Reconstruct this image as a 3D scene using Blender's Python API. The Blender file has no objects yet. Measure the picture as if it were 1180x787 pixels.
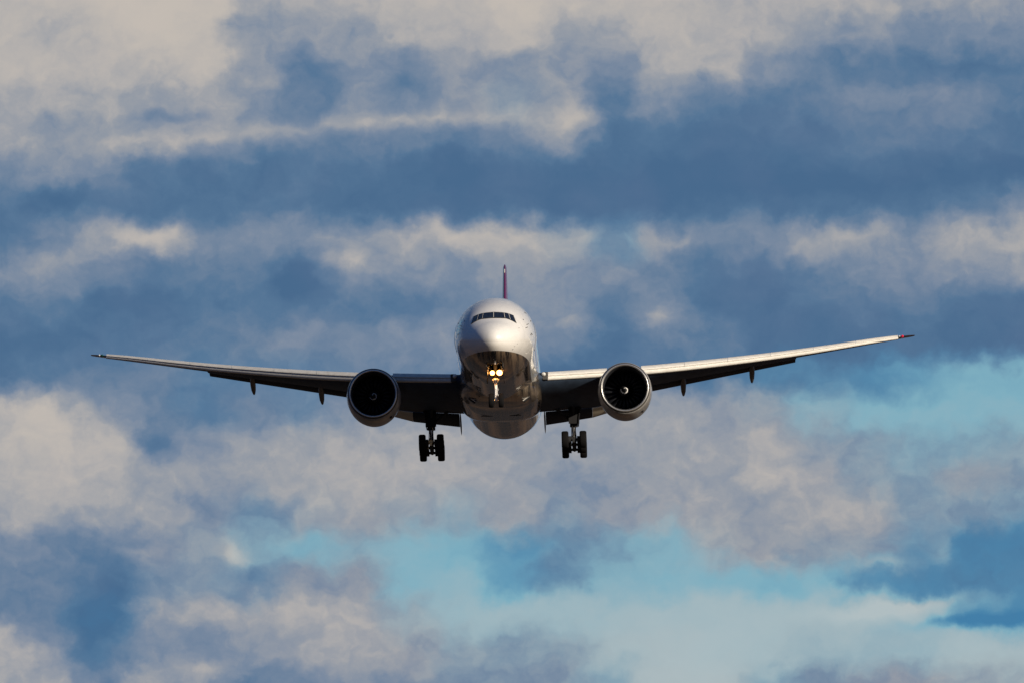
import bpy, math, random
from mathutils import Vector, Matrix
random.seed(7)
PI = math.pi
rad = math.radians
S = bpy.context.scene

# ------------------------------------------------------------------ camera
FOV_H = 5.445                       # degrees, long telephoto lens
CAM_EL = 4.015
cam_d = bpy.data.cameras.new('camera')
cam = bpy.data.objects.new('camera', cam_d)
S.collection.objects.link(cam)
cam_d.sensor_width = 36.0
cam_d.lens = 18.0 / math.tan(rad(FOV_H / 2))
cam_d.clip_start = 1.0
cam_d.clip_end = 60000.0
cam.location = (0, 0, 1.8)
cam.rotation_euler = (rad(90 + CAM_EL), 0, 0)
S.camera = cam

# ------------------------------------------------------------------ sun
SUN_AZ = 45.0        # towards picture right of the line that runs back to the camera
SUN_EL = 16.0
sun_dir = Vector((math.sin(rad(SUN_AZ)) * math.cos(rad(SUN_EL)), -math.cos(rad(SUN_AZ)) * math.cos(rad(SUN_EL)), math.sin(rad(SUN_EL))))
sl = bpy.data.lights.new('sun', 'SUN')
sl.energy = 5.0
sl.angle = rad(0.53)
sl.color = (1.0, 0.87, 0.69)
sun = bpy.data.objects.new('sun', sl)
S.collection.objects.link(sun)
sun.rotation_euler = sun_dir.to_track_quat('Z', 'Y').to_euler()
sun.location = (200, -200, 300)

S.view_settings.view_transform = 'Standard'
S.view_settings.look = 'None'
S.view_settings.gamma = 1.0
S.view_settings.exposure = 0.0
S.view_settings.use_curve_mapping = False
S.render.film_transparent = False

def srgb(r, g, b):
    f = lambda c: (c / 255 / 12.92) if c / 255 <= 0.04045 else ((c / 255 + 0.055) / 1.055) ** 2.4
    return (f(r), f(g), f(b), 1.0)

# ------------------------------------------------------------------ sky
# cloud cover by direction: columns are azimuth steps, rows are elevation steps.
# first table: how sunlit the cloud is (0 shaded blue .. 9 bright), second: how much clear turquoise sky shows
STEP_U = FOV_H / 20.0
STEP_V = 3.632 / 20.0
V_TOP = CAM_EL + 1.816
LIT = [
 "8 8 9 9 9 6 7 7 8 8 9 8 8 8 7 7 7 7 6 6 5",
 "8 7 8 9 8.5 4.5 5 5 7 7 8 6 6 8 7 6.5 5 5 3 4 4",
 "8 7.8 7.5 7.8 8.2 5.5 2.8 4.8 3.2 5 4.5 5 4 7 7 4 3 2 1.5 1 2",
 "6.6 6.8 6.6 5.6 6.6 4 2.4 4.3 4 5 5 5.5 1 4 2 1.2 2 3 3 3 2",
 "6 4.5 5.5 5 4.5 4 2.5 3.5 3 2 4 5 1 1 .5 .7 1 2 2 2 1",
 "3 5 4 1.5 1 1 1.5 1 .5 0 .5 .5 .5 0 0 .5 .5 1 .5 .5 0",
 "1.5 0 1 1 1 1.5 1 .5 .5 0 .5 0 .3 0 .7 .7 1 .5 1.5 2 4",
 "1 3.5 5.5 6.5 3 4 4 5 6 7 7.5 6.5 3 4.5 3.5 4 5.5 5 4.5 6 7",
 "4 4.5 3 1.5 3 2.5 .5 4.5 4 4 5.5 4.5 4 3 1 .5 2 4 4 4.5 5",
 "1.5 2 .5 .5 1.5 2 1.5 2 1.5 3 4 4 2 4 1 .5 1.5 1.5 2 1 .5",
 ".5 .5 1 1.5 2 3 4 3 4.5 4 4 3.5 1 3 2 .5 .5 .5 1 .5 .5",
 "1 2 3 2.5 2 2 2 3 3 3 1 .5 .5 1 1 1.5 2 2 3 4.5 4.5",
 "7 7.5 5 3 1.5 3 2.5 4 5 5 6 6 6 6 5.5 5.5 5 5 5 5 5",
 "7.5 8 7.5 4 4.5 6 6 6.5 6.5 6.5 6 5.5 6 6 6 6.8 5 4.5 4.5 4.5 5",
 "7 7.5 7 5.5 5.5 6 7 7 7 6.5 6 4.5 5 6 6 6.8 6.3 5 4.5 6 4.5",
 "6.5 6.5 6 6.5 4 3 5.5 6 5.5 5 6 4.5 5 6 6 5.5 6.5 6.3 4.5 4 4",
 "3.5 3 2.5 4.5 5 5 4.5 5 5 4.5 2.5 3 4 5 6 6 5 5 3 1 1",
 "2.7 2.8 1.5 3.5 4.3 2.5 5 5 5 5.5 3 2.5 5 5 5 4.5 5 2.5 1.5 1.5 1.5",
 "3 2.3 .7 5.5 6.5 6 6.5 6.5 6 6.5 6.6 6.6 6.9 7.1 7.2 7.3 7.4 7.6 8.1 4 2",
 "7 5 1.5 4 4 4.5 6 6.5 5.5 5 4.5 5.2 7.2 7.7 7.7 7.3 6.2 6 6.2 7.6 7.2",
 "6.5 6 2.5 6 5 2 3.5 4 4 4 4 4.5 5 8 8 5 4 4.5 5 5.5 6",
]
CLEAR = [
 "0 0 0 0 0 0 0 0 0 0 0 0 0 0 0 0 0 0 0 0 0",
 "0 0 0 0 0 0 0 0 0 0 0 0 0 0 0 0 0 0 0 0 0",
 "0 0 0 0 0 0 0 0 0 0 0 0 0 0 0 0 0 0 0 0 0",
 "0 0 0 0 0 0 0 0 0 0 1 0 0 0 0 0 0 0 0 0 0",
 "0 0 0 0 0 0 0 0 0 0 0 0 0 0 0 0 0 0 0 0 0",
 "0 0 0 0 0 0 0 0 0 0 0 0 0 0 0 0 0 0 0 0 0",
 "0 0 0 0 0 0 0 0 0 0 0 0 0 0 0 0 0 0 0 0 0",
 "0 0 0 0 0 0 0 0 0 0 0 1 2.5 0 0 0 0 0 0 0 0",
 "0 0 0 0 0 0 0 0 0 0 0 0 0 0 0 0 0 0 0 0 0",
 "0 0 0 0 0 0 0 0 0 0 0 0 0 0 0 0 0 0 0 0 0",
 "0 0 0 0 0 0 0 0 0 0 0 0 0 0 0 0 0 0 0 0 0",
 "0 0 0 0 1 1 1 0 0 0 0 0 0 0 1 3 4 6 8 9 9",
 "0 0 0 0 1 0 1 0 0 0 0 0 0 0 0 1 6 9 9 9 9",
 "0 0 0 0 0 0 0 0 0 0 0 0 0 0 0 0 1 2 5 4 3",
 "0 0 0 0 0 0 0 0 0 0 0 0 0 0 0 0 0 2 3 1 2",
 "0 0 0 0 0 2 1 0 1 3 0 1 0 0 0 0 0 0 2 2 3",
 "0 0 0 0 1 5 8 5 9 9 8 3 5 8 1 0 1 1 4 6 6",
 "0 0 0 1 1 2 0 0 9 9 9 3 8 9 9 9 9 7 6 5 5",
 "0 0 2 0 0 0 0 0 4 9 9 9 9 9 9 9 9 9 9 8 8",
 "0 0 1 0 0 0 0 0 0 2 2 3 8 8 9 9 7 7 8 9 8",
 "0 0 0 0 0 0 0 0 0 1 1 1 5 8 8 5 1 0 0 2 3",
]
# single streaks and holes: x, y, rx, ry (in 1180ths of the field), tilt in degrees, change of the lit value
BLOBS = [
 (440, 142, 150, 10, 4, .34), (240, 160, 90, 9, 8, .2), (656, 140, 22, 18, 0, .26), (170, 172, 80, 11, -6, .18), (195, 134, 40, 7, 0, -.26),
 (372, 92, 22, 24, 20, -.12), (458, 100, 26, 12, 0, -.2), (180, 272, 42, 12, 9, .24), (62, 302, 50, 12, 14, .15),
 (332, 328, 30, 20, 20, -.22), (392, 300, 34, 13, -12, .3), (520, 262, 60, 18, 4, .15), (765, 278, 50, 10, 0, .14),
 (968, 275, 42, 14, 0, .18), (1100, 270, 30, 20, 40, .12), (758, 362, 16, 12, 30, .28), (662, 374, 20, 9, -35, .24),
 (178, 512, 24, 15, 0, -.3), (267, 638, 18, 9, -25, .36), (160, 638, 22, 7, 10, .16), (118, 712, 24, 50, -20, -.2),
 (1130, 716, 75, 9, 5, -.55), (1040, 698, 70, 7, 9, .35), (1022, 649, 28, 4, 8, .22), (940, 212, 240, 14, 0, -.1),
 (1085, 635, 10, 18, 0, .2), (60, 480, 50, 24, 0, .14), (245, 770, 40, 8, 0, .22), (330, 700, 60, 10, 0, .08),
 (740, 120, 30, 30, 40, .1), (840, 100, 30, 18, -30, .12), (1020, 112, 90, 10, 0, .08), (20, 172, 40, 14, -10, .1),
]

W = bpy.data.worlds.new('World')
S.world = W
W.use_nodes = True
nt = W.node_tree
nt.nodes.clear()
L = nt.links
class NB:
    """small helper for node graphs"""
    def __init__(s, nt): s.nt = nt
    def n(s, t, **k):
        a = s.nt.nodes.new(t)
        for q, v in k.items(): setattr(a, q, v)
        return a
    def put(s, node, i, v):
        if v is None: return
        if isinstance(v, bpy.types.NodeSocket): s.nt.links.new(v, node.inputs[i])
        else: node.inputs[i].default_value = v
    def m(s, op, a, b=None, c=None, clamp=False):
        q = s.n('ShaderNodeMath', operation=op, use_clamp=clamp)
        s.put(q, 0, a); s.put(q, 1, b); s.put(q, 2, c)
        return q.outputs[0]
    def vm(s, op, a, b=None, out=0):
        q = s.n('ShaderNodeVectorMath', operation=op)
        s.put(q, 0, a)
        if b is not None: s.put(q, 1, b)
        return q.outputs[out]
    def comb(s, x, y, z=0.0):
        q = s.n('ShaderNodeCombineXYZ'); s.put(q, 0, x); s.put(q, 1, y); s.put(q, 2, z); return q.outputs[0]
    def noise(s, vec, scale, detail=5, rough=.55, lac=2.0, out=0):
        q = s.n('ShaderNodeTexNoise', noise_dimensions='3D')
        s.put(q, 'Vector', vec); q.inputs['Scale'].default_value = scale
        q.inputs['Detail'].default_value = detail; q.inputs['Roughness'].default_value = rough
        q.inputs['Lacunarity'].default_value = lac
        return q.outputs[out]
    def mix(s, f, a, b):
        q = s.n('ShaderNodeMix', data_type='RGBA'); s.put(q, 0, f); s.put(q, 6, a); s.put(q, 7, b); return q.outputs[2]
    def mixf(s, f, a, b):
        q = s.n('ShaderNodeMix', data_type='FLOAT'); s.put(q, 0, f); s.put(q, 2, a); s.put(q, 3, b); return q.outputs[0]
    def ramp(s, f, stops, interp='LINEAR'):
        q = s.n('ShaderNodeValToRGB'); s.put(q, 0, f)
        r = q.color_ramp; r.interpolation = interp
        r.elements[0].position = stops[0][0]; r.elements[0].color = stops[0][1]
        r.elements[1].position = stops[-1][0]; r.elements[1].color = stops[-1][1]
        for p, c in stops[1:-1]:
            e = r.elements.new(p); e.color = c
        return q.outputs[0]
B = NB(nt)
tc = B.n('ShaderNodeTexCoord')
sep = B.n('ShaderNodeSeparateXYZ'); L.new(tc.outputs['Generated'], sep.inputs[0])
az = B.m('ARCTAN2', sep.outputs[0], sep.outputs[1])
el = B.m('ARCSINE', sep.outputs[2])
U0 = B.m('MULTIPLY_ADD', az, 180 / PI / STEP_U, 10.0)                 # 0..20 across the table
V0 = B.m('MULTIPLY_ADD', el, -180 / PI / STEP_V, V_TOP / STEP_V)      # 0..20 downwards
P0 = B.comb(U0, V0, 0.0)
# turbulent displacement of the cloud edges
Q0 = B.vm('MULTIPLY', P0, (1.5, 1.08, 1))      # same step both ways, so that billows come out round
w1 = B.noise(Q0, 0.42, 3, .5, out=1)
w2 = B.noise(Q0, 1.0, 7, .52, out=1)
w1 = B.vm('MULTIPLY', B.vm('SUBTRACT', w1, (.5, .5, .5)), (.7, .75, 0))
w2 = B.vm('MULTIPLY', B.vm('SUBTRACT', w2, (.5, .5, .5)), (1.35, 1.45, 0))
P1 = B.vm('ADD', B.vm('ADD', P0, w1), w2)
s1 = B.n('ShaderNodeSeparateXYZ'); L.new(P1, s1.inputs[0])
U1, V1 = s1.outputs[0], s1.outputs[1]
un = B.m('DIVIDE', U1, 20.0, clamp=True)
vc = B.m('MAXIMUM', B.m('MINIMUM', V1, 20.0), 0.0)
acc = None
for i in range(21):
    a = [float(q) / 9 for q in LIT[i].split()]
    b = [float(q) / 9 for q in CLEAR[i].split()]
    assert len(a) == 21 and len(b) == 21, i
    col = B.ramp(un, [(j / 20, (a[j], min(1, b[j]), 0, 1)) for j in range(21)], 'EASE' )
    h = B.m('SUBTRACT', 1.0, B.m('ABSOLUTE', B.m('SUBTRACT', vc, float(i))), clamp=True)
    h = B.m('MULTIPLY', B.m('MULTIPLY', h, h), B.m('SUBTRACT', 3.0, B.m('MULTIPLY', h, 2.0)))
    sc = B.n('ShaderNodeVectorMath', operation='SCALE'); L.new(col, sc.inputs[0]); L.new(h, sc.inputs['Scale'])
    acc = sc.outputs[0] if acc is None else B.vm('ADD', acc, sc.outputs[0])
sg = B.n('ShaderNodeSeparateXYZ'); L.new(acc, sg.inputs[0])
lit, clr = sg.outputs[0], sg.outputs[1]
# streaks, displaced a little less than the table
P2 = B.vm('ADD', P0, B.vm('MULTIPLY', w2, (.55, .5, 0)))
for (x, y, rx, ry, an, d) in BLOBS:
    mp = B.n('ShaderNodeMapping', vector_type='TEXTURE')
    L.new(P2, mp.inputs[0])
    mp.inputs['Location'].default_value = (x / 59, y / 39.35, 0)
    mp.inputs['Rotation'].default_value = (0, 0, rad(-an))
    mp.inputs['Scale'].default_value = (rx / 59, ry / 39.35, 1)
    r2 = B.vm('DOT_PRODUCT', mp.outputs[0], mp.outputs[0], out=1)
    g = B.m('EXPONENT', B.m('MULTIPLY', r2, -0.9))
    lit = B.m('MULTIPLY_ADD', g, d, lit)
# outside the well known window the cover is plain turbulence of the same kind
far = B.noise(B.vm('MULTIPLY', tc.outputs['Generated'], (24, 24, 60)), 1.0, 8, .52)
far_l = B.m('MULTIPLY_ADD', B.m('SUBTRACT', far, .5), 3.4, .40, clamp=True)
far_c = B.m('MULTIPLY_ADD', B.m('SUBTRACT', B.noise(tc.outputs['Generated'], 3.0, 4), .58), 6.0, 0, clamp=True)
du = B.m('SUBTRACT', B.m('ABSOLUTE', B.m('SUBTRACT', U0, 10.0)), 10.3)
dv = B.m('SUBTRACT', B.m('ABSOLUTE', B.m('SUBTRACT', V0, 10.0)), 10.3)
inside = B.m('SUBTRACT', 1.0, B.m('MULTIPLY', B.m('MAXIMUM', du, dv), .35), clamp=True)
lit = B.mixf(inside, far_l, lit)
clr = B.mixf(inside, far_c, clr)
# billow detail, strongest where light and shade meet
d1 = B.noise(B.vm('MULTIPLY', P1, (1.5, 1.2, 1)), 1.1, 8, .52)
d2 = B.noise(B.vm('MULTIPLY', P0, (1.5, 1.1, 1)), 3.6, 6, .6)
amp = B.m('MULTIPLY_ADD', B.m('MULTIPLY', lit, B.m('SUBTRACT', 1.05, lit)), 1.9, .14, clamp=True)
amp = B.m('MULTIPLY', amp, B.m('MULTIPLY_ADD', clr, -.75, 1.0))
lit = B.m('ADD', lit, B.m('MULTIPLY', B.m('SUBTRACT', d1, .5), B.m('MULTIPLY', amp, .80)))
lit = B.m('ADD', lit, B.m('MULTIPLY', B.m('SUBTRACT', d2, .5), B.m('MULTIPLY', amp, .20)), clamp=True)
clr = B.m('ADD', clr, B.m('MULTIPLY', B.m('SUBTRACT', d1, .5), B.m('MULTIPLY', B.m('MULTIPLY', clr, B.m('SUBTRACT', 1.0, clr)), 3.0)), clamp=True)
lits = B.m('MULTIPLY', B.m('MULTIPLY', lit, lit), B.m('SUBTRACT', 3.0, B.m('MULTIPLY', lit, 2.0)))
lit = B.mixf(.35, lit, lits)
cloud = B.ramp(lit, [(0, srgb(71, 105, 141)), (.15, srgb(85, 117, 150)), (.45, srgb(122, 138, 160)), (.7, srgb(152, 157, 166)), (1, srgb(194, 186, 178))])
clear = B.ramp(lit, [(0, srgb(66, 128, 170)), (.2, srgb(80, 140, 176)), (.52, srgb(126, 174, 192)), (.8, srgb(160, 182, 190)), (1, srgb(176, 190, 194))])
tintn = B.m('MULTIPLY_ADD', B.m('SUBTRACT', B.noise(Q0, .38, 4, .5), .46), 3.2, 0, clamp=True)
cloud = B.mix(B.m('MULTIPLY', tintn, .24), cloud, B.ramp(lit, [(0, srgb(104, 122, 154)), (.5, srgb(141, 147, 163)), (1, srgb(206, 194, 184))]))
skycol = B.mix(clr, cloud, clear)
# dimming added to the unseen rest of the sky, tinted blue to deepen shade
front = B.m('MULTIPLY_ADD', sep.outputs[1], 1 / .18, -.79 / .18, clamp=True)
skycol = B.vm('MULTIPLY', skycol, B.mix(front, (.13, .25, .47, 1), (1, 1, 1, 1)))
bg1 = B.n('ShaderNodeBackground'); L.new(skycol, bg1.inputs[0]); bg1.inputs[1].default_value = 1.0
nish = B.n('ShaderNodeTexSky', sky_type='NISHITA')
nish.sun_disc = False
nish.sun_elevation = rad(SUN_EL)
nish.sun_rotation = rad(180 - SUN_AZ)
bg2 = B.n('ShaderNodeBackground'); L.new(nish.outputs[0], bg2.inputs[0]); bg2.inputs[1].default_value = 0.06
# thin air in front of the clouds lets a little of the clear sky through, more of it high up
up = B.m('MULTIPLY_ADD', el, 0.18, 0.0, clamp=True)
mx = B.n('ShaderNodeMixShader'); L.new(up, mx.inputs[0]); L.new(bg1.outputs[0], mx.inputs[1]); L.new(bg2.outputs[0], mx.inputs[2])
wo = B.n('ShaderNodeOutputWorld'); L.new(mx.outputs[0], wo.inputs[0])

# ------------------------------------------------------------------ materials
def mat(name, col, rough=.4, metal=0.0, coat=0.0, coat_rough=.08, emis=None, estr=0, fn=None):
    m = bpy.data.materials.new(name); m.use_nodes = True
    n = m.node_tree; p = n.nodes['Principled BSDF']
    p.inputs['Base Color'].default_value = (*col[:3], 1)
    p.inputs['Roughness'].default_value = rough
    p.inputs['Metallic'].default_value = metal
    p.inputs['Coat Weight'].default_value = coat
    p.inputs['Coat Roughness'].default_value = coat_rough
    if emis:
        p.inputs['Emission Color'].default_value = (*emis[:3], 1); p.inputs['Emission Strength'].default_value = estr
    if fn: fn(NB(n), p)
    return m

def streaks(b, p, base_a, base_b, sc=(6, .25, 6), lo=.35, hi=.7, bump=.0):
    t = b.n('ShaderNodeTexCoord')
    v = b.vm('MULTIPLY', t.outputs['Object'], sc)
    n1 = b.noise(v, 1.0, 6, .6)
    f = b.m('MULTIPLY_ADD', b.m('SUBTRACT', n1, lo), 1 / (hi - lo), 0, clamp=True)
    c = b.mix(f, (*base_a, 1), (*base_b, 1))
    return t, c, f

OFF = Vector((0, 34.0, -5.6))       # the empty sits under the wing box at wheel height

def fus_fn(b, p):
    t = b.n('ShaderNodeTexCoord')
    s = b.n('ShaderNodeSeparateXYZ'); b.nt.links.new(t.outputs['Object'], s.inputs[0])
    z = b.m('ADD', s.outputs[2], OFF.z); y = b.m('ADD', s.outputs[1], OFF.y)
    grime = b.noise(b.vm('MULTIPLY', t.outputs['Object'], (5, .35, 5)), 1.0, 6, .6)
    fg = b.m('MULTIPLY_ADD', b.m('SUBTRACT', grime, .45), 3.0, 0, clamp=True)
    white = b.mix(b.m('MULTIPLY', fg, .35), (.80, .79, .77, 1), (.66, .65, .62, 1))
    refl_streak = b.noise(b.vm('MULTIPLY', t.outputs['Object'], (3.8, .04, .5)), 1.0, 5, .65)
    refl_streak = b.m('MULTIPLY_ADD', b.m('SUBTRACT', refl_streak, .44), 8.0, 0, clamp=True)
    belly_refl = b.mix(refl_streak, (.24, .175, .12, 1), (.018, .016, .016, 1))  # streaks of reflected brown ground put into the belly colour
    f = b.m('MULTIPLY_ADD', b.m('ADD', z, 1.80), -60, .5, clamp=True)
    base = b.mix(f, white, belly_refl)
    # panel joints: fine rings round the barrel
    yr = b.m('FRACT', b.m('DIVIDE', y, 2.75))
    seam = b.m('MULTIPLY', b.m('LESS_THAN', yr, .008), b.m('GREATER_THAN', y, 1.0))
    base = b.mix(b.m('MULTIPLY', seam, .5), base, (.2, .2, .2, 1))
    b.put(p, 'Base Color', base)
    b.put(p, 'Roughness', b.m('MULTIPLY_ADD', f, -.12, .36))
    bp = b.n('ShaderNodeBump'); bp.inputs['Strength'].default_value = .22; bp.inputs['Distance'].default_value = .02
    b.put(bp, 'Height', b.noise(b.vm('MULTIPLY', t.outputs['Object'], (1.6, 1.0, 1.6)), 1.0, 3, .5))
    b.nt.links.new(bp.outputs[0], p.inputs['Normal'])
    b.nt.links.new(bp.outputs[0], p.inputs['Coat Normal'])
M = {}
def matte(b, p): p.inputs['Specular IOR Level'].default_value = .08
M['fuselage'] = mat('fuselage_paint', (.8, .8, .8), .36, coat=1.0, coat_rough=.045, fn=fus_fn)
def fair_fn(b, p):
    t, c, f = streaks(b, p, (.19, .15, .11), (.022, .02, .018), (3.6, .06, .7), .42, .60)  # pale and dark streaks imitate ground reflections in the fairing colour
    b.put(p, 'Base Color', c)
M['fairing'] = mat('fairing_reflection_paint', (.3, .3, .3), .3, coat=1.0, coat_rough=.05, fn=fair_fn)
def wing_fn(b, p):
    t, c, f = streaks(b, p, (.045, .068, .11), (.026, .038, .062), (1.2, .5, 1.2))  # shade of the underside put into a dark blue wing colour
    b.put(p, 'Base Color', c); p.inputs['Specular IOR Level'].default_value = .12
M['wing'] = mat('wing_shade_tone', (.35, .35, .35), .6, fn=wing_fn)
def le_fn(b, p):
    t, c, f = streaks(b, p, (.68, .665, .63), (.50, .485, .45), (2.5, 2.5, 9), .4, .75)
    b.put(p, 'Base Color', c)
    b.put(p, 'Roughness', b.m('MULTIPLY_ADD', f, .15, .45))
M['slat'] = mat('slat_bare_aluminium', (.78, .77, .75), .5, metal=.0, fn=le_fn)
M['lip'] = mat('inlet_lip_polished_metal', (.66, .65, .63), .32, metal=.85)
def cowl_fn(b, p):
    t, c, f = streaks(b, p, (.33, .32, .31), (.20, .19, .18), (2, .5, 2))
    b.put(p, 'Base Color', c)
M['cowl'] = mat('cowl_paint', (.5, .5, .5), .33, coat=.5, fn=cowl_fn)
M['liner'] = mat('inlet_liner', (.018, .02, .026), .55)
M['blade'] = mat('fan_blade_composite', (.007, .008, .012), .5, fn=lambda b, p: setattr(p.inputs['Specular IOR Level'], 'default_value', .22))
M['flap'] = mat('flap_shaded_tone', (.03, .036, .05), .6, fn=matte)  # shade put into the flap colour, so the flaperon beside reads sunlit
M['flaperon'] = mat('flaperon_sunlit_tone', (.62, .56, .44), .45)  # pale colour paints in the sunlit patch of the flap
M['black'] = mat('black_void', (.008, .008, .01), .7)
M['spinner'] = mat('spinner_dark', (.012, .012, .015), .8)
M['white'] = mat('white_mark', (.85, .85, .85), .5)
M['tail'] = mat('purple_tail_paint', (.12, .018, .075), .3, coat=.6)
M['tip'] = mat('dark_tip_paint', (.03, .02, .035), .35, coat=.4)
M['glass'] = mat('cockpit_glass', (.012, .014, .018), .06, coat=1.0, coat_rough=.02)
M['rubber'] = mat('tyre_rubber', (.008, .008, .009), .8, fn=matte)
M['hub'] = mat('wheel_hub_metal', (.2, .2, .19), .4, metal=.3)
M['gear'] = mat('gear_leg_paint', (.03, .031, .034), .6, fn=matte)
M['steel'] = mat('chromed_piston', (.85, .84, .82), .2, metal=.9)
M['gear_sunlit'] = mat('gear_sunlit_tone', (.85, .70, .42), .5)  # warm pale tone painting a sunlit spot on the shaded left gear
M['dark'] = mat('bay_interior', (.05, .048, .045), .7)
M['door'] = mat('door_paint', (.012, .012, .014), .6, fn=matte)
M['exhaust'] = mat('exhaust_metal', (.28, .25, .22), .35, metal=.9)
M['canoe'] = mat('flap_fairing_paint', (.09, .085, .085), .5)
M['lamp'] = mat('lamp_glow', (1, .8, .5), .3, emis=(1.0, .42, .10), estr=3.5)
M['lamp_core'] = mat('lit_lamp_core', (1, .9, .7), .3, emis=(1.0, .78, .36), estr=7)
M['red'] = mat('red_navigation_glass', (.7, .02, .05), .25, emis=(1, .04, .1), estr=.2)
M['green'] = mat('green_navigation_glass', (.01, .06, .04), .25)
M['clearlamp'] = mat('clear_lamp_glass', (.75, .75, .72), .15, coat=1)

# ------------------------------------------------------------------ mesh helpers
class MB:
    def __init__(s): s.v = []; s.f = []; s.mi = []; s.sm = []
    def add(s, vs, fs, mi=0, smooth=True):
        o = len(s.v); s.v += [tuple(q) for q in vs]
        for f in fs: s.f.append([i + o for i in f]); s.mi.append(mi); s.sm.append(smooth)
    def loft(s, rings, cap0=True, cap1=True, mi=0, smooth=True, close=True):
        n = len(rings[0]); vs = [p for r in rings for p in r]; fs = []
        for i in range(len(rings) - 1):
            for j in range(n if close else n - 1):
                k = (j + 1) % n
                fs.append((i * n + j, i * n + k, (i + 1) * n + k, (i + 1) * n + j))
        s.add(vs, fs, mi, smooth)
        if cap0: s.add(rings[0], [list(range(n))[::-1]], mi, False)
        if cap1: s.add(rings[-1], [list(range(n))], mi, False)
        return s
    def tube(s, pts, r, n=12, mi=0):
        pts = [Vector(p) for p in pts]; rr = r if isinstance(r, (list, tuple)) else [r] * len(pts); rings = []
        for i, p in enumerate(pts):
            d = (pts[min(i + 1, len(pts) - 1)] - pts[max(i - 1, 0)]).normalized()
            a = d.cross(Vector((0, 1, .01))) if abs(d.y) < .9 else d.cross(Vector((1, 0, 0)))
            a.normalize(); b2 = d.cross(a)
            rings.append([p + (a * math.cos(2 * PI * k / n) + b2 * math.sin(2 * PI * k / n)) * rr[i] for k in range(n)])
        return s.loft(rings, mi=mi)
    def box(s, c, h, mi=0, rot=None, bev=.15):
        c = Vector(c); b = min(h) * bev; vs = []
        # chamfered box as a small loft along z
        rings = []
        for (z, q) in ((-h[2], b), (-h[2] + b, 0), (h[2] - b, 0), (h[2], b)):
            x, y = h[0] - q, h[1] - q
            ring = [(x - b, -y), (x, -y + b), (x, y - b), (x - b, y), (-x + b, y), (-x, y - b), (-x, -y + b), (-x + b, -y)]
            rings.append([Vector((p[0], p[1], z)) for p in ring])
        if rot: rings = [[rot @ p for p in r] for r in rings]
        rings = [[p + c for p in r] for r in rings]
        return s.loft(rings, mi=mi, smooth=False)
    def lathe_y(s, prof, c=(0, 0, 0), n=64, mi=0, sx=1.0):
        """profile list of (y, r) turned about the fore-aft axis"""
        rings = [[(c[0] + r * math.cos(2 * PI * k / n) * sx, c[1] + y, c[2] + r * math.sin(2 * PI * k / n)) for k in range(n)] for (y, r) in prof]
        return s.loft(rings, cap0=False, cap1=False, mi=mi)
    def lathe_x(s, prof, c=(0, 0, 0), n=40, mi=0):
        rings = [[(c[0] + x, c[1] + r * math.cos(2 * PI * k / n), c[2] + r * math.sin(2 * PI * k / n)) for k in range(n)] for (x, r) in prof]
        return s.loft(rings, mi=mi)
    def build(s, name, mats, parent, label=None):
        me = bpy.data.meshes.new(name)
        me.from_pydata([(x - OFF.x, y - OFF.y, z - OFF.z) for x, y, z in s.v], [], s.f)
        for m in (mats if isinstance(mats, (list, tuple)) else [mats]): me.materials.append(m)
        for p, i, q in zip(me.polygons, s.mi, s.sm): p.material_index = i; p.use_smooth = q
        import bmesh
        bm = bmesh.new(); bm.from_mesh(me); bmesh.ops.recalc_face_normals(bm, faces=bm.faces); bm.to_mesh(me); bm.free()
        me.update()
        o = bpy.data.objects.new(name, me); S.collection.objects.link(o)
        o.parent = parent
        if label: o['label'] = label
        return o

def interp(tab, x):
    if x <= tab[0][0]: return tab[0][1:]
    for a, b in zip(tab, tab[1:]):
        if x <= b[0]:
            f = (x - a[0]) / (b[0] - a[0]); return tuple(p + (q - p) * f for p, q in zip(a[1:], b[1:]))
    return tab[-1][1:]
def smooth_tab(tab):
    """monotone cubic interpolation, returns f(x) -> tuple"""
    xs = [t[0] for t in tab]; K = len(tab[0]) - 1; ms = []
    for k in range(K):
        ys = [t[k + 1] for t in tab]
        d = [(ys[i + 1] - ys[i]) / (xs[i + 1] - xs[i]) for i in range(len(xs) - 1)]
        m = [d[0]] + [0 if d[i - 1] * d[i] <= 0 else 2 * d[i - 1] * d[i] / (d[i - 1] + d[i]) for i in range(1, len(d))] + [d[-1]]
        ms.append((ys, m))
    def f(x):
        x = min(max(x, xs[0]), xs[-1]); i = 0
        while i < len(xs) - 2 and x > xs[i + 1]: i += 1
        h = xs[i + 1] - xs[i]; t = (x - xs[i]) / h; out = []
        for ys, m in ms:
            out.append((2*t**3-3*t*t+1)*ys[i] + (t**3-2*t*t+t)*h*m[i] + (-2*t**3+3*t*t)*ys[i+1] + (t**3-t*t)*h*m[i+1])
        return out
    return f

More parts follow.
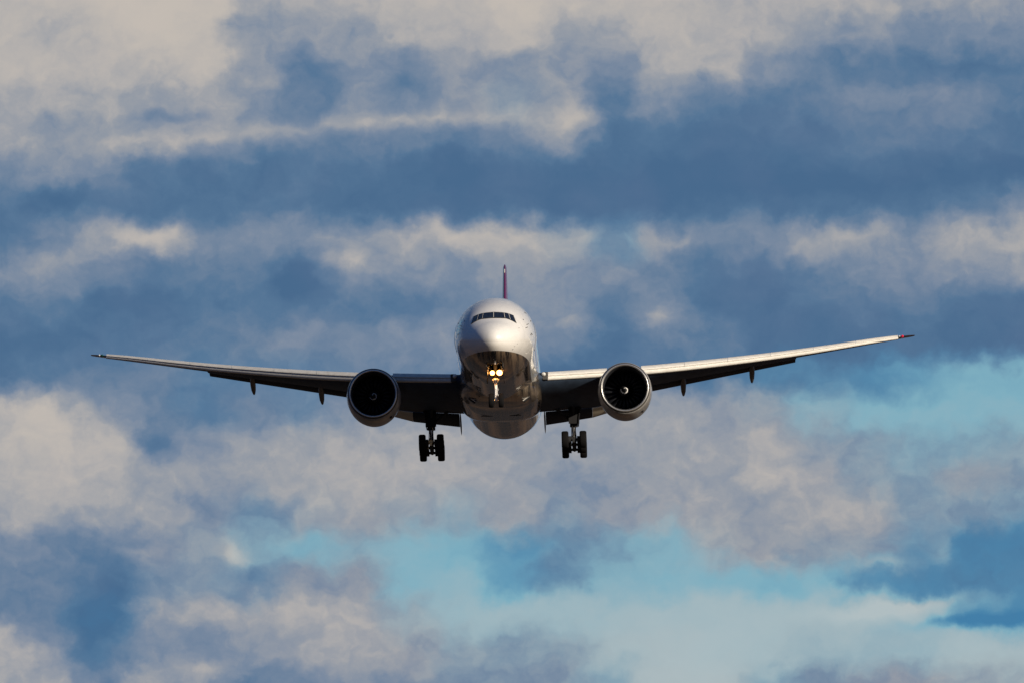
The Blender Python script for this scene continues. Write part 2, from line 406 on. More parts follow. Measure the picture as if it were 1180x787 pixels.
# ------------------------------------------------------------------ ground (below the picture; it colours what the belly reflects)
def ground():
    n = 48; R = 30000; vs = []; fs = []
    for i in range(n + 1):
        for j in range(n + 1):
            u = (i / n * 2 - 1); v = (j / n * 2 - 1)
            x = R * math.copysign(abs(u) ** 2.2, u); y = 800 + R * math.copysign(abs(v) ** 2.2, v)
            vs.append((x, y, 0))
    for i in range(n):
        for j in range(n):
            a = i * (n + 1) + j; fs.append((a, a + n + 1, a + n + 2, a + 1))
    me = bpy.data.meshes.new('ground'); me.from_pydata(vs, [], fs)
    def fn(b, p):
        t = b.n('ShaderNodeTexCoord')
        n1 = b.noise(t.outputs['Object'], .010, 6, .6)
        n2 = b.noise(t.outputs['Object'], .09, 5, .6)
        f = b.m('MULTIPLY_ADD', b.m('SUBTRACT', n1, .46), 9, 0, clamp=True)
        c = b.mix(f, (.005, .005, .005, 1), (.15, .08, .035, 1))
        c = b.mix(b.m('MULTIPLY_ADD', b.m('SUBTRACT', n2, .5), 4, 0, clamp=True), c, (.012, .010, .007, 1))
        b.put(p, 'Base Color', c)
    me.materials.append(mat('dry_grass_ground', (.08, .07, .04), .9, fn=fn))
    o = bpy.data.objects.new('ground', me); S.collection.objects.link(o); o['kind'] = 'structure'
ground()

# ------------------------------------------------------------------ the airliner
DIST = 800.0; LOS_EL = 4.1; LOS_AZ = -0.0993
PITCH = 2.72; ROLL = 1.3; YAW = 0.9
nose = Vector((math.sin(rad(LOS_AZ)) * DIST, math.cos(rad(LOS_AZ)) * DIST, 1.8 + DIST * math.tan(rad(LOS_EL))))
rot = Matrix.Rotation(rad(-YAW), 3, 'Z') @ Matrix.Rotation(rad(-PITCH), 3, 'X') @ Matrix.Rotation(rad(-ROLL), 3, 'Y')
plane = bpy.data.objects.new('airliner', None); S.collection.objects.link(plane)
plane.location = nose + rot @ OFF
plane.rotation_euler = rot.to_euler()
plane['label'] = 'white airliner with purple tail fin coming in to land, wheels down, nose lights lit'
plane['category'] = 'airplane'

# ---- fuselage: y, top, bottom, half width, height of widest line
prof = smooth_tab([
 (0.0, -.949, -.951, .001, -.95), (.06, -.66, -1.22, .28, -.95), (.2, -.40, -1.45, .57, -.94), (.5, -.10, -1.70, .95, -.90),
 (1.0, .25, -1.98, 1.38, -.80), (1.5, .52, -2.18, 1.70, -.70), (2.0, .82, -2.34, 1.96, -.60), (2.7, 1.32, -2.50, 2.24, -.46),
 (3.5, 1.83, -2.63, 2.50, -.34), (4.5, 2.28, -2.76, 2.73, -.22), (6.0, 2.73, -2.90, 2.95, -.10), (7.5, 2.98, -3.01, 3.06, -.03),
 (9.0, 3.08, -3.07, 3.10, 0), (11, 3.10, -3.10, 3.10, 0), (30, 3.1, -3.1, 3.1, 0), (48.5, 3.1, -3.1, 3.1, 0), (52, 3.1, -2.85, 3.07, .1), (56, 3.09, -2.2, 2.88, .35),
 (61, 3.04, -1.15, 2.42, .85), (66, 2.85, -.1, 1.75, 1.3), (70, 2.6, .75, 1.1, 1.6), (73, 2.2, 1.45, .45, 1.8), (73.9, 2.0, 1.7, .15, 1.85)])
_p = prof
def prof(y):
    if y >= .2: return _p(y)
    t, b, w, zc = _p(.2); f = math.sqrt(max(y, 1e-6) / .2)
    return [-.95 + (t + .95) * f, -.95 + (b + .95) * f, w * f, -.95 + .01 * f]
def fring(y, n=112):
    t, b, w, zc = prof(y); r = []
    for k in range(n):
        a = 2 * PI * k / n; s_, c_ = math.sin(a), math.cos(a)
        r.append((w * c_, y, zc + (t - zc) * s_ if s_ > 0 else zc + (zc - b) * s_))
    return r
def inside_f(x, y, z):
    t, b, w, zc = prof(y); h = (t - zc) if z > zc else (zc - b)
    return (x / w) ** 2 + ((z - zc) / max(h, 1e-4)) ** 2 - 1
def front_y(x, z):
    lo, hi = 0.0, 12.0
    for _ in range(40):
        m_ = (lo + hi) / 2
        if inside_f(x, m_, z) > 0: lo = m_
        else: hi = m_
    return hi
def fnormal(x, y, z):
    e = .01
    g = Vector((inside_f(x + e, y, z) - inside_f(x - e, y, z), inside_f(x, y + e, z) - inside_f(x, y - e, z), inside_f(x, y, z + e) - inside_f(x, y, z - e)))
    return g.normalized()
ys = [0, .001, .003, .007, .015, .03, .06, .1, .15, .2, .28, .37, .5] + [.5 + .1 * i for i in range(1, 11)] + [1.5 + .25 * i for i in range(1, 31)] + [9 + 1.0 * i for i in range(1, 62)] + [71, 72, 73, 73.5, 73.9]
ys = sorted(set(round(y, 4) for y in ys))
# nose gear bay opening: leave out the faces over it
mb = MB(); rings = [fring(y) for y in ys]; n = 112
vs = [p for r in rings for p in r]; fs = []
BAY = (2.9, 6.4, .48)
for i in range(len(rings) - 1):
    for j in range(n):
        k = (j + 1) % n
        ym = (ys[i] + ys[i + 1]) / 2; xm = (rings[i][j][0] + rings[i][k][0]) / 2; zm = rings[i][j][2]
        if BAY[0] < ym < BAY[1] and abs(xm) < BAY[2] and zm < -1.5: continue
        fs.append((i * n + j, i * n + k, (i + 1) * n + k, (i + 1) * n + j))
fs.append(tuple(range(n)))
mb.add(vs, fs)
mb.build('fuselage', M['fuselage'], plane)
# bay lining
mb = MB()
mb.add([(-.62, 2.75, -2.2), (.62, 2.75, -2.2), (.62, 6.5, -2.2), (-.62, 6.5, -2.2), (-.62, 2.75, -1.6), (.62, 2.75, -1.6), (.62, 6.5, -1.6), (-.62, 6.5, -1.6)],
       [(4, 5, 6, 7), (0, 1, 5, 4), (1, 2, 6, 5), (2, 3, 7, 6), (3, 0, 4, 7)], smooth=False)
for (x0, x1) in ((-.62, -.60), (.60, .62)):
    mb.box(((x0 + x1) / 2, 4.6, -2.45), (.02, 1.8, .3))
mb.build('nose_gear_bay', M['dark'], plane)

def patch(poly_fn, nu, nv, off=.012):
    """grid patch wrapped on the front of the body; poly_fn(u,v)->(x,z)"""
    m_ = MB(); vs = []
    for i in range(nu + 1):
        for j in range(nv + 1):
            x, z = poly_fn(i / nu, j / nv); y = front_y(x, z); p = Vector((x, y, z)) + fnormal(x, y, z) * off
            vs.append(p)
    m_.add(vs, [(i * (nv + 1) + j, (i + 1) * (nv + 1) + j, (i + 1) * (nv + 1) + j + 1, i * (nv + 1) + j + 1) for i in range(nu) for j in range(nv)])
    return m_
def quad(a, b, c, d):
    return lambda u, v: tuple((1 - u) * ((1 - v) * a[k] + v * d[k]) + u * ((1 - v) * b[k] + v * c[k]) for k in (0, 1))
# cockpit panes (x, z): bottom inner, bottom outer, top outer, top inner
PANES = [((.045, .80), (.80, .77), (.73, 1.22), (.045, 1.26)), ((.87, .765), (1.20, .66), (1.08, 1.16), (.81, 1.21)), ((1.26, .63), (1.62, .43), (1.40, 1.02), (1.15, 1.14))]
for sx in (1, -1):
    for q in PANES:
        q = [(sx * a, b) for a, b in q]
        patch(quad(*q), 8, 6, .030).build('cockpit_window', M['glass'], plane)
# dark surround under the panes
for sx in (1, -1):
    q = [(sx * a, b) for a, b in ((.0, .775), (1.68, .36), (1.47, 1.09), (.0, 1.285))]
    def fn_(u, v, q=q, sx=sx):
        x = u * (1.70 * (1 - v) + 1.47 * v)
        zb = .745 - .02 * min(1, u / .5) - max(0, u - .5) ** 1.5 * 1.02
        zt = 1.31 - .05 * min(1, u / .5) - max(0, u - .5) ** 1.6 * .62
        return sx * x, zb * (1 - v) + zt * v
    patch(fn_, 24, 10, .018).build('window_surround', M['dark'], plane)
# pane posts catch the light
for sx in (1, -1):
    for (xb, zb, xt, zt) in ((.835, .765, .77, 1.215), (1.23, .645, 1.115, 1.15)):
        w = .012
        patch(quad((sx * (xb - w), zb), (sx * (xb + w), zb), (sx * (xt + w), zt), (sx * (xt - w), zt)), 1, 6, .038).build('window_post', M['slat'], plane)
patch(quad((-.015, .80), (.015, .80), (.015, 1.26), (-.015, 1.26)), 1, 6, .038).build('window_post', M['slat'], plane)
# probes, static ports, latches on the nose
for (x, z, w, h, an) in ((2.33, 1.55, .16, .04, -20), (2.19, .80, .05, .08, 0), (2.72, .95, .04, .12, 0), (2.78, -.15, .13, .045, -35), (1.87, .0, .10, .02, 0),
                         (2.72, -.25, .04, .1, 0), (1.38, -1.62, .09, .022, 50), (1.53, -1.40, .07, .02, 50), (1.72, -1.2, .05, .02, 50), (-2.2, .8, .05, .08, 0), (-2.72, .9, .04, .12, 0), (-2.72, -.1, .12, .045, 35)):
    ca, sa = math.cos(rad(an)), math.sin(rad(an))
    f = lambda u, v: (x + (2 * u - 1) * w / 2 * ca - (2 * v - 1) * h / 2 * sa, z + (2 * u - 1) * w / 2 * sa + (2 * v - 1) * h / 2 * ca)
    patch(f, 2, 2, .015).build('sensor_port', M['dark'], plane)
for (x, z) in ((2.45, .45), (-2.45, .45), (2.38, .15), (-2.38, .15)):
    y = front_y(x, z); nn = fnormal(x, y, z); p = Vector((x, y, z))
    m_ = MB().tube([p, p + nn * .14, p + nn * .16 + Vector((0, -.28, 0))], [.03, .022, .012], 8); m_.build('pitot_probe', M['hub'], plane)

# cabin windows and doors along the sides
def side_patch(y0, y1, z0, z1, sx, off, nu=2, nv=3, rnd=0):
    m_ = MB(); vs = []
    for i in range(nu + 1):
        for j in range(nv + 1):
            y = y0 + (y1 - y0) * i / nu; z = z0 + (z1 - z0) * j / nv
            t, b, w, zc = prof(y); h = (t - zc) if z > zc else zc - b
            x = w * math.sqrt(max(0, 1 - ((z - zc) / h) ** 2)); nn = Vector((x / w / w, 0, (z - zc) / h / h)).normalized()
            vs.append((sx * (x + nn.x * off), y, z + nn.z * off))
    m_.add(vs, [(i * (nv + 1) + j, (i + 1) * (nv + 1) + j, (i + 1) * (nv + 1) + j + 1, i * (nv + 1) + j + 1) for i in range(nu) for j in range(nv)])
    return m_
DOORS = (7.3, 19.0, 30.5, 46.5, 58.5)
for sx in (1, -1):
    for d in DOORS:
        o = side_patch(d, d + 1.07, -.95, .93, sx, .012, 2, 8).build('cabin_door', mat('cabin_door_paint', (.76, .75, .73), .35, coat=.8) if 'cd' not in M else M['cd'], plane)
        M['cd'] = o.data.materials[0]
        fr = MB()
        for (a, b, c, e) in ((d - .03, d, -.98, .96), (d + 1.07, d + 1.10, -.98, .96), (d, d + 1.07, .93, .96), (d, d + 1.07, -.98, -.95)):
            q = side_patch(a, b, c, e, sx, .014, 2, 6); fr.add(q.v, q.f)
        fr.build('door_frame', M['dark'], o)
    wy = [9.4 + 1.068 * i for i in range(47)]
    for y in wy:
        if any(d - .35 < y < d + 1.3 for d in DOORS): continue
        side_patch(y, y + .26, .22, .62, sx, .010).build('cabin_window', M['glass'], plane)

# ---- belly fairing
def sring(y, w, h, zc, e=2.9, n=64):
    r = []
    for k in range(n):
        a = 2 * PI * k / n; c_, s_ = math.cos(a), math.sin(a)
        r.append((w * math.copysign(abs(c_) ** (2 / e), c_), y, zc + h * math.copysign(abs(s_) ** (2 / e), s_)))
    return r
ft = smooth_tab([(19.5, 1.6, .6, -2.2), (21, 2.3, 1.1, -1.95), (23, 2.9, 1.55, -1.7), (25.5, 3.16, 1.76, -1.62), (29, 3.22, 1.82, -1.6), (33.6, 3.2, 1.82, -1.6), (36, 3.12, 1.62, -1.6), (39, 2.9, 1.25, -1.6), (42, 2.4, .85, -1.6)])
yy = [19.5 + .5 * i for i in range(46)]
mb = MB().loft([sring(y, *ft(y)) for y in yy])
fairing = mb.build('belly_fairing', M['fairing'], plane)
# ram air inlets of the cooling packs
for sx in (1, -1):
    mb = MB(); mb.box((sx * 2.05, 22.55, -2.95), (.30, .22, .15), rot=Matrix.Rotation(rad(sx * -38), 3, 'Y')); mb.build('ram_air_inlet', M['black'], fairing)
    mb = MB(); mb.tube([(sx * 1.80, 22.35, -3.14), (sx * 2.32, 22.35, -2.76)], .035, 8); mb.build('inlet_lip', M['slat'], fairing)
    mb = MB(); mb.box((sx * 1.62, 20.9, -2.77), (.22, .14, .06), rot=Matrix.Rotation(rad(sx * -32), 3, 'Y')); mb.build('ram_air_inlet', M['black'], fairing)
    mb = MB(); mb.box((sx * 1.1, 30, -3.41), (.45, .05, .02)); mb.build('drain_slot', M['black'], fairing)
mb = MB(); mb.tube([(0, 16.5, -3.05), (0, 16.55, -3.38)], [.09, .03], 8); mb.build('belly_antenna', M['white'], plane)

# ---- wings
LEy = lambda x: 24.5 + .667 * (x - 3.1)
ztab = smooth_tab([(2.4, -.77), (3.1, -.70), (7, -.25), (11, .23), (16, .97), (21.5, 1.88), (25.5, 2.62), (29.6, 3.42), (31.1, 3.68)])
Btab = smooth_tab([(2.4, .62), (3.1, .64), (12, .68), (22, .56), (31.1, .34)])
def te(x):      # trailing edge of the fixed wing: y, z
    if x <= 11.2: return interp([(2.4, 36.9, -2.2), (3.1, 37.0, -2.14), (7.5, 38.0, -1.82), (9, 38.4, -1.45), (11.2, 38.9, -.22)], x)
    if x <= 23.02: return interp([(11.2, 38.9, -.22), (23.02, 42.6, 1.98)], x)
    return interp([(23.03, 43.9, 2.25), (31.1, 46.5, 3.72)], x)
def thick(x): return interp([(2.4, 1.62), (3.1, 1.55), (10, 1.08), (23, .46), (31.1, .20)], x)[0]
def afoil(s, t):
    return 5 * t * (.2969 * math.sqrt(s) - .126 * s - .3516 * s * s + .2843 * s ** 3 - .1015 * s ** 4)
def section(le, tep, t, sx, x, smax=1.0, n=22, camber=0.0, blunt=.02):
    """closed section ring: upper surface front to back then lower surface back to front"""
    up, lo = [], []
    for i in range(n + 1):
        s = (1 - math.cos(PI * i / n)) / 2
        h = afoil(s * smax, t) * 1.0 + blunt * s
        cm = camber * 4 * s * (1 - s)
        y = le[0] + (tep[0] - le[0]) * s; z = le[1] + (tep[1] - le[1]) * s + cm
        up.append((sx * x, y, z + h)); lo.append((sx * x, y, z - h))
    return up + lo[::-1][:-1]
def surface(stations, sx, smax=1.0, camber=0.0, blunt=.02, n=22):
    return MB().loft([section((a, b), (c, d), t, sx, x, smax, n, camber, blunt) for (x, a, b, c, d, t) in stations])

def wheel_mb(c, R, w, side=1):
    m_ = MB(); h = w / 2
    m_.lathe_x([(-h * .6, R * .60), (-h * .95, R * .74), (-h, R * .86), (-h * .82, R * .96), (-h * .5, R), (h * .5, R), (h * .82, R * .96), (h, R * .86), (h * .95, R * .74), (h * .6, R * .60)], c, 40, 0)
    m_.lathe_x([(-h * .72, R * .1), (-h * .75, R * .28), (-h * .66, R * .5), (-h * .62, R * .61), (h * .62, R * .61), (h * .66, R * .5), (h * .75, R * .28), (h * .72, R * .1)], c, 28, 1)
    return m_

for sx in (1, -1):
    # fixed wing
    st = []
    for x in [2.4, 3.1, 4, 5, 6, 7, 8, 9, 10, 11.2, 12, 14, 16, 18, 20, 21.5, 23.02, 23.03, 25, 27, 29.6, 31.1]:
        zt = ztab(x)[0]; bb = Btab(x)[0]; ty, tz = te(x)
        st.append((x, LEy(x) + .12 * bb, zt - .60 * bb, ty, tz, thick(x)))
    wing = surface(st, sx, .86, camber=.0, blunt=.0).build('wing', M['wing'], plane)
    # slats: inboard one and six outboard with narrow joints
    spans = [(3.75, 8.25)] + [(10.9 + 3.367 * k, 10.9 + 3.367 * (k + 1) - .02) for k in range(6)]
    for (xa, xb) in spans:
        rings = []
        for i in range(7):
            x = xa + (xb - xa) * i / 6; zt = ztab(x)[0]; b_ = Btab(x)[0]; y0 = LEy(x)
            pr = [(1.15, .04), (.80, .035), (.52, -.01), (.30, -.10), (.10, -.23), (-.06, -.36), (-.15, -.47), (-.13, -.555), (-.06, -.56), (-.05, -.46), (.02, -.38), (.15, -.28), (.33, -.17), (.56, -.08), (1.15, -.02)]
            rings.append([(sx * x, y0 + p * b_, zt + q * b_) for p, q in pr])
        MB().loft(rings).build('slat', M['slat'], wing)
    # bare metal nose of the fixed wing showing under the slats
    for (xa, xb) in ((3.7, 8.4), (10.7, 31.1)):
        rings = []; N = 3 if xb < 9 else 12
        for i in range(N + 1):
            x = xa + (xb - xa) * i / N; zt = ztab(x)[0]; b_ = Btab(x)[0]; y0 = LEy(x)
            pr = [(.12, -.42), (-.02, -.60), (-.05, -.74), (-.02, -.90), (.10, -1.0), (.5, -1.05), (.5, -.6), (.3, -.45)]
            rings.append([(sx * x, y0 + p * b_, zt + q * b_) for p, q in pr])
        MB().loft(rings).build('leading_edge', M['slat'], wing)
    # flaps
    fl = [(3.36, 37.35, -2.40, 40.1, -3.08, .34), (5.2, 37.8, -2.23, 40.42, -2.80, .31), (7.0, 38.2, -2.07, 40.65, -2.52, .29)]
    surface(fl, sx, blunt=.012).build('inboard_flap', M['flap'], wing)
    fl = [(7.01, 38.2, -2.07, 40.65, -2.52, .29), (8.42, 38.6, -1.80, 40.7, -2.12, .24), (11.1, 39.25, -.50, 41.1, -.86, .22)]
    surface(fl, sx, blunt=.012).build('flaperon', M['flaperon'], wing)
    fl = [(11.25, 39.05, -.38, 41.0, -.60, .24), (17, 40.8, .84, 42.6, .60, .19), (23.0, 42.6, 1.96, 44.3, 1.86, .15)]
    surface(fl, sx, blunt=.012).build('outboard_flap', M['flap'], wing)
    # flap track fairings
    for (x, drop, w) in ((14.15, 1.2, .22), (19.55, 1.1, .21), (9.9, .8, .22)):
        ty, tz = te(x); y0 = ty - 3.0
        zl = tz - .12
        pts = [(y0, zl + .05, .03), (y0 + .8, zl - .10, .6), (y0 + 2.0, zl - .22, .95), (y0 + 3.2, zl - .42, 1.0), (y0 + 4.2, zl - .62 * drop, .85), (y0 + 5.0, zl - .78 * drop, .5), (y0 + 5.4, zl - .86 * drop, .1)]
        rings = [[(sx * x + w * s_ * math.cos(2 * PI * k / 20), y, z + w * 1.35 * s_ * math.sin(2 * PI * k / 20)) for k in range(20)] for (y, z, s_) in pts]
        MB().loft(rings).build('flap_track_fairing', M['canoe'], wing)
    # thin support fairing at the inboard end of the inboard flap
    pts = [(36.0, -2.3, .4), (38.0, -2.65, 1.0), (39.6, -3.05, 1.1), (40.7, -3.42, .7), (41.2, -3.62, .1)]
    rings = [[(sx * 3.28 + .06 * s_ * math.cos(2 * PI * k / 14), y, z + .26 * s_ * math.sin(2 * PI * k / 14)) for k in range(14)] for (y, z, s_) in pts]
    MB().loft(rings).build('flap_support', M['canoe'], wing)
    # raked dark tip
    tip = []
    for (x, a, b, c, d, t) in ((31.1, 43.4, 3.54, 46.5, 3.72, .16), (31.6, 44.2, 3.70, 46.7, 3.82, .12), (32.0, 45.1, 3.84, 46.9, 3.91, .08), (32.35, 46.1, 3.98, 47.2, 4.01, .05), (32.5, 46.8, 4.06, 47.35, 4.07, .02)):
        tip.append((x, a, b, c, d, t))
    surface(tip, sx).build('wingtip', M['tip'], wing)
    MB().lathe_y([(-.16, .01), (-.12, .07), (0, .10), (.15, .10), (.3, .02)], (sx * 31.45, 43.75, 3.62), 16).build('navigation_light', M['red'] if sx > 0 else M['green'], wing, 'red navigation light' if sx > 0 else 'green navigation light')
    MB().lathe_y([(-.14, .01), (-.1, .05), (0, .08), (.2, .02)], (sx * (31.2 if sx > 0 else 31.7), 43.4 if sx > 0 else 44.2, 3.58 if sx > 0 else 3.70), 12).build('strobe_light', M['clearlamp'], wing)
    # landing light housing in the wing root
    MB().box((sx * 3.52, 24.95, -.98), (.22, .22, .30)).build('root_light_housing', M['dark'], wing)
    MB().lathe_y([(-.26, .01), (-.22, .09), (-.1, .15), (.05, .16)], (sx * 3.42, 24.75, -.86), 20).build('root_landing_light', M['clearlamp'], wing)
    # ---- engine
    ex, ey, ez = 9.63, 21.5, -2.41
    eng = bpy.data.objects.new('engine', None); S.collection.objects.link(eng); eng.parent = plane
    eng.location = Vector((sx * ex, ey + 3, ez)) - OFF
    def eb(mbx, name, m_, par=None, label=None):
        o = mbx.build(name, m_, par or eng, label)
        if par is None: o.location = -eng.location
        return o
    c0 = (sx * ex, ey, ez)
    eb(MB().lathe_y([(.10, 1.69), (.05, 1.715), (.02, 1.745), (0, 1.775), (.02, 1.81), (.06, 1.84)], c0, 96), 'inlet_lip', M['lip'])
    eb(MB().lathe_y([(.055, 1.835), (.10, 1.875), (.16, 1.91), (.26, 1.93)], c0, 96), 'lip_seam', M['dark'])
    cz = lambda y: -.10 * max(0, min(1, y / 3.0))
    def nac(prof_, n=96):
        rings = []
        for (y, r) in prof_:
            rr = []
            for k in range(n):
                a = 2 * PI * k / n; s_ = math.sin(a); c_ = math.cos(a)
                bulge = 1 + (.03 * max(0, -s_) ** 2 * min(1, y / 2.5) if r > 1.5 else 0)
                rr.append((c0[0] + r * c_, c0[1] + y, c0[2] + cz(y) + r * s_ * bulge))
            rings.append(rr)
        return MB().loft(rings, cap0=False, cap1=False)
    cowl = eb(nac([(.21, 1.918), (.225, 1.94), (.4, 1.985), (.8, 2.03), (1.4, 2.065), (2.2, 2.08), (3.2, 2.05), (4.2, 1.96), (5.2, 1.80), (5.9, 1.66), (5.9, 1.60), (5.0, 1.58)]), 'cowling', M['cowl'])
    eb(MB().lathe_y([(.095, 1.692), (.2, 1.65), (.42, 1.615), (.8, 1.60), (1.3, 1.61), (1.9, 1.635), (2.6, 1.63), (3.2, 1.6)], c0, 96), 'inlet_duct', M['liner'])
    eb(MB().lathe_y([(3.3, .02), (3.3, 1.60)], c0, 64), 'stator_ring', M['black'])
    eb(MB().lathe_y([(4.9, 1.25), (6.2, 1.12), (7.2, .82), (7.7, .62), (7.75, .56), (7.2, .55)], c0, 48), 'core_nozzle', M['exhaust'])
    eb(MB().lathe_y([(6.8, .45), (7.8, .34), (8.4, .12), (8.6, .01)], c0, 32), 'exhaust_plug', M['exhaust'])
    # small vent scoop low on the cowl
    a = rad(-52); p = Vector((c0[0] + 2.06 * math.cos(a), ey + 1.5, c0[2] + 2.09 * math.sin(a)))
    vent = MB().lathe_y([(-.30, .015), (-.25, .12), (-.1, .15), (.3, .02)], p, 16, sx=.8).build('cowl_vent', M['black'], cowl)
    # fan
    def blade(phi):
        m_ = MB(); N = 12; top = []; bot = []
        for i in range(N + 1):
            f = i / N; r = .40 + (1.585 - .40) * f
            stag = rad(22 + 42 * f)           # angle of the chord away from the axis
            ch = .62 - .12 * (1 - f) + .05 * math.sin(PI * f)
            lean = .10 * math.sin(PI * f * 1.1) - .30 * max(0, f - .55) ** 2
            for e, (a_, b_) in enumerate(((-.5, 1), (0, 1), (.5, 1))):
                tang = -ch * a_ * math.sin(stag) + .16 * f + (0 if a_ else .03)
                ax = ch * a_ * math.cos(stag) - .16 * math.sin(PI * f) + .05 * f
                ang = phi + tang / r * 1.0 * 1
                top.append((c0[0] + r * math.cos(ang), ey + 2.7 + ax, c0[2] + r * math.sin(ang)))
                bot.append((c0[0] + r * math.cos(ang), ey + 2.7 + ax + .018, c0[2] + r * math.sin(ang)))
        fs = []; T = len(top)
        for i in range(N):
            for e in range(2):
                q = (i * 3 + e, (i + 1) * 3 + e, (i + 1) * 3 + e + 1, i * 3 + e + 1)
                fs.append(q); fs.append(tuple(T + w for w in q[::-1]))
            for e in (0, 2):
                fs.append((i * 3 + e, (i + 1) * 3 + e, T + (i + 1) * 3 + e, T + i * 3 + e))
        m_.add(top + bot, fs); return m_
    NBL = 22
    for k in range(NBL):
        eb(blade(2 * PI * k / NBL + .1), 'fan_blade', M['blade'])
    spin = eb(MB().lathe_y([(1.15, .005), (1.2, .06), (1.35, .16), (1.6, .29), (1.9, .40), (2.1, .43), (2.9, .43)], c0, 40), 'spinner', M['spinner'])
    # white swirl on the spinner
    def sp_y(r): return interp([(.005, 1.15), (.06, 1.2), (.16, 1.35), (.29, 1.6), (.40, 1.9), (.43, 2.1)], r)[0]
    m_ = MB(); vs = []; NS = 40
    a_off = rad(200 if sx > 0 else 170)
    for i in range(NS + 1):
        f = i / NS; r = .085 + .235 * f; an = a_off + 2 * PI * .98 * f
        w = .012 + .027 * math.sin(PI * min(1, f * .7 + .05))
        for q in (-1, 1):
            rr = max(.006, r + q * w)
            vs.append((c0[0] + rr * math.cos(-an), ey + sp_y(rr) - .012, c0[2] + rr * math.sin(-an)))
    m_.add(vs, [(2 * i, 2 * i + 1, 2 * i + 3, 2 * i + 2) for i in range(NS)])
    m_.build('swirl_mark', M['white'], spin)
    # pylon
    rings = []
    for (y, zb, zt, w) in ((ey + 1.6, -.75, -.55, .05), (ey + 2.6, -.75, -.40, .17), (ey + 4.5, -1.1, -.22, .24), (ey + 7.0, -1.6, -.05, .26), (ey + 9, -1.6, -.3, .24), (ey + 12, -1.3, -.6, .12)):
        rings.append([(sx * ex - w, y, zb), (sx * ex + w, y, zb), (sx * ex + w, y, zt - .1), (sx * ex + w * .5, y, zt), (sx * ex - w * .5, y, zt), (sx * ex - w, y, zt - .1)])
    eb(MB().loft(rings), 'pylon', M['cowl'])

    # ---- main gear
    gx, gy, gz = sx * 5.55, 37.1, -5.0
    g = bpy.data.objects.new('main_landing_gear', None); S.collection.objects.link(g); g.parent = plane
    g.location = Vector((gx, gy, gz)) - OFF
    def gb(mbx, name, m_, par=None):
        o = mbx.build(name, m_, par or g)
        if par is None: o.location = -g.location
        return o
    leg = MB().tube([(gx - sx * .1, 36.5, -1.5), (gx, 36.9, -3.3), (gx, 36.95, -3.55)], [.30, .26, .24], 16)
    leg.tube([(gx, 36.9, -3.35), (gx, 36.9, -3.65)], .31, 16)
    gb(leg, 'strut', M['gear'])
    gb(MB().tube([(gx, 36.95, -3.5), (gx, 37.08, -4.9)], .155, 16), 'piston', M['steel'])
    tq = MB()
    for q in (-.12, .12):
        tq.tube([(gx + q, 36.65, -3.6), (gx + q * .6, 36.30, -4.15)], .055, 8)
        tq.tube([(gx + q * .6, 36.30, -4.15), (gx + q, 36.80, -4.75)], .055, 8)
    gb(tq, 'torque_link', M['gear'])
    br = MB().tube([(gx, 36.8, -3.3), (gx - sx * 1.9, 35.6, -1.9)], .12, 12); br.tube([(gx, 36.8, -3.1), (gx - sx * .1, 34.6, -1.4)], .11, 12)
    br.tube([(gx, 36.9, -3.2), (gx + sx * .9, 36.9, -1.5)], .08, 10)
    gb(br, 'side_brace', M['gear'])
    tilt = math.tan(rad(9.5))
    beam = MB().tube([(gx, gy - 1.62, gz + 1.62 * tilt), (gx, gy, gz), (gx, gy + 1.62, gz - 1.62 * tilt)], [.13, .19, .13], 14)
    for dy in (-1.45, 0, 1.45):
        beam.tube([(gx - .62, gy + dy, gz - dy * tilt), (gx + .62, gy + dy, gz - dy * tilt)], .11, 12)
        for q in (-.33, .33): beam.tube([(gx + q - .1, gy + dy, gz - dy * tilt), (gx + q + .1, gy + dy, gz - dy * tilt)], .27, 20)
    gb(beam, 'bogie_beam', M['gear'])
    hs = MB().box((gx - .06, gy - 1.66, gz + .32), (.16, .05, .10)); hs.box((gx - .04, gy - 1.72, gz + .12), (.09, .05, .13)); hs.tube([(gx - .2, gy - 1.5, gz + .1), (gx - .1, gy - 1.2, gz + .7)], .03, 8)
    hs.tube([(gx + .2, gy - 1.5, gz + .05), (gx + .14, gy - .9, gz + .9), (gx + .1, gy - .4, gz + 1.7)], .025, 8)
    hs.tube([(gx - .24, gy - 1.5, gz - .2), (gx - .2, gy - .4, gz + .6), (gx - .16, gy - .3, gz + 1.6)], .03, 8)
    gb(hs, 'brake_unit', M['gear_sunlit'] if sx < 0 else M['gear'])
    for dy in (-1.45, 0, 1.45):
        for q in (-.70, .70):
            gb(wheel_mb((gx + q, gy + dy, gz - dy * tilt), .665, .54), 'wheel', [M['rubber'], M['hub']])
    dr = MB().box((gx + sx * .02, 36.25, -2.45), (.42, .04, 1.0), rot=Matrix.Rotation(rad(sx * 12), 3, 'Z'))
    gb(dr, 'gear_door', M['door'])
    dr = MB().box((gx + sx * .45, 36.9, -2.6), (.035, .75, .95), rot=Matrix.Rotation(rad(sx * 6), 3, 'Y'))
    gb(dr, 'gear_door', M['door'])

    # ---- tailplane
    tp = [(.9, 61.0, 1.20, 69.0, 1.25, .75), (2.0, 61.8, 1.28, 69.1, 1.33, .68), (6, 65.0, 1.80, 70.3, 1.82, .45), (10.3, 68.4, 2.35, 71.5, 2.36, .24), (10.75, 69.2, 2.41, 71.6, 2.41, .08)]
    surface(tp, sx).build('tailplane', M['wing'], plane)

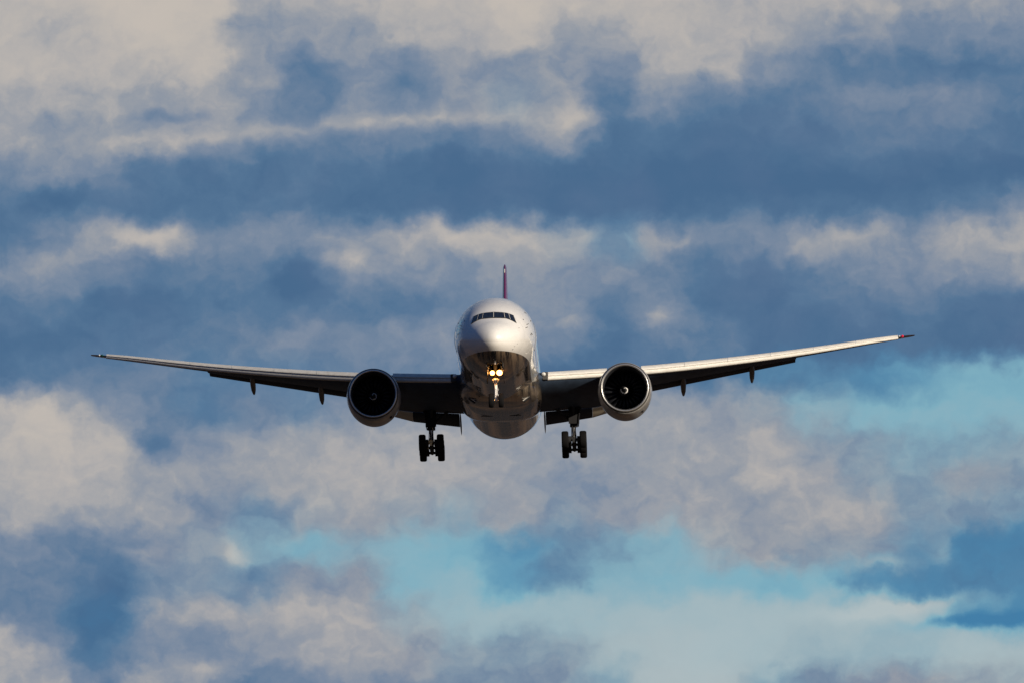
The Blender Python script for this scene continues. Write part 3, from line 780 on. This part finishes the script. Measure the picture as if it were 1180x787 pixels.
# ---- fin
rings = []
for (z, a, c, t) in ((2.6, 55.5, 68.3, .95), (3.4, 57.2, 68.6, .85), (6, 60.3, 69.9, .68), (9, 63.7, 71.3, .50), (11.8, 66.9, 72.4, .36), (12.95, 68.1, 72.9, .30), (13.2, 68.9, 72.9, .16)):
    up, lo = [], []
    for i in range(23):
        s = (1 - math.cos(PI * i / 22)) / 2; h = afoil(s, t)
        up.append((h, a + (c - a) * s, z)); lo.append((-h, a + (c - a) * s, z))
    rings.append(up + lo[::-1][1:-1])
fin = MB().loft(rings).build('tail_fin', M['tail'], plane)
MB().box((0, 67.6, 12.5), (.035, .05, .22), rot=Matrix.Rotation(rad(-48), 3, 'X')).build('fin_edge_strip', M['slat'], fin)

# ---- nose gear
ng = bpy.data.objects.new('nose_landing_gear', None); S.collection.objects.link(ng); ng.parent = plane
ng.location = Vector((0, 5.9, -4.9)) - OFF
def nb(mbx, name, m_):
    o = mbx.build(name, m_, ng); o.location = -ng.location; return o
nb(MB().tube([(0, 5.6, -2.0), (0, 5.78, -3.45)], [.15, .13], 16), 'strut', M['gear'])
nb(MB().tube([(0, 5.78, -3.4), (0, 5.88, -4.95)], .11, 16), 'piston', M['white'])
st_ = MB().tube([(-.26, 5.68, -3.42), (.26, 5.68, -3.42)], .075, 10); st_.tube([(0, 5.7, -3.3), (0, 5.7, -3.6)], .19, 16); st_.box((0, 5.5, -3.38), (.16, .08, .06))
nb(st_, 'steering_collar', M['white'])
tq = MB()
for q in (-.07, .07):
    tq.tube([(q, 5.62, -3.6), (q * .6, 5.36, -4.1)], .03, 8); tq.tube([(q * .6, 5.36, -4.1), (q, 5.78, -4.7)], .03, 8)
nb(tq, 'torque_link', M['white'])
nb(MB().tube([(-.12, 5.75, -3.4), (-.36, 6.3, -2.4)], .045, 8).tube([(.12, 5.75, -3.4), (.36, 6.3, -2.4)], .045, 8), 'drag_brace', M['hub'])
nb(MB().tube([(-.36, 5.9, -4.93), (.36, 5.9, -4.93)], .07, 12), 'axle', M['steel'])
for q in (-.37, .37):
    nb(wheel_mb((q, 5.9, -4.93), .535, .38), 'wheel', [M['rubber'], M['hub']])
for sx in (1, -1):
    nb(MB().box((sx * .60, 5.6, -3.25), (.022, .75, .36), rot=Matrix.Rotation(rad(sx * -7), 3, 'Y')), 'gear_door', M['door'])
    nb(MB().box((sx * .56, 3.9, -2.90), (.022, .85, .32), rot=Matrix.Rotation(rad(sx * -7), 3, 'Y')), 'gear_door', M['door'])
    c = (sx * .27 + .03, 5.42, -2.90)
    lm = nb(MB().lathe_y([(.14, .02), (.12, .09), (.05, .16), (0, .18 if sx > 0 else .15), (-.01, .16 if sx > 0 else .13)], c, 24), 'lamp_housing', M['hub'])
    m_ = MB().lathe_y([(-.015, .005), (-.015, .17 if sx > 0 else .125)], c, 24); m_.build('lamp_glass', M['lamp_core'], lm)
    MB().lathe_y([(-.012, .13), (-.014, .225 if sx > 0 else .18), (.06, .19)], c, 24).build('lamp_glow_ring', M['lamp'], lm)  # emissive ring round the core stands in for the lamp's orange glow
    ld = bpy.data.lights.new('taxi_lamp_light', 'POINT'); ld.energy = 45; ld.color = (1, .42, .10); ld.shadow_soft_size = .12
    lo_ = bpy.data.objects.new('taxi_lamp_light', ld); S.collection.objects.link(lo_); lo_.parent = plane
    lo_.location = Vector((c[0], c[1] - .2, c[2])) - OFF
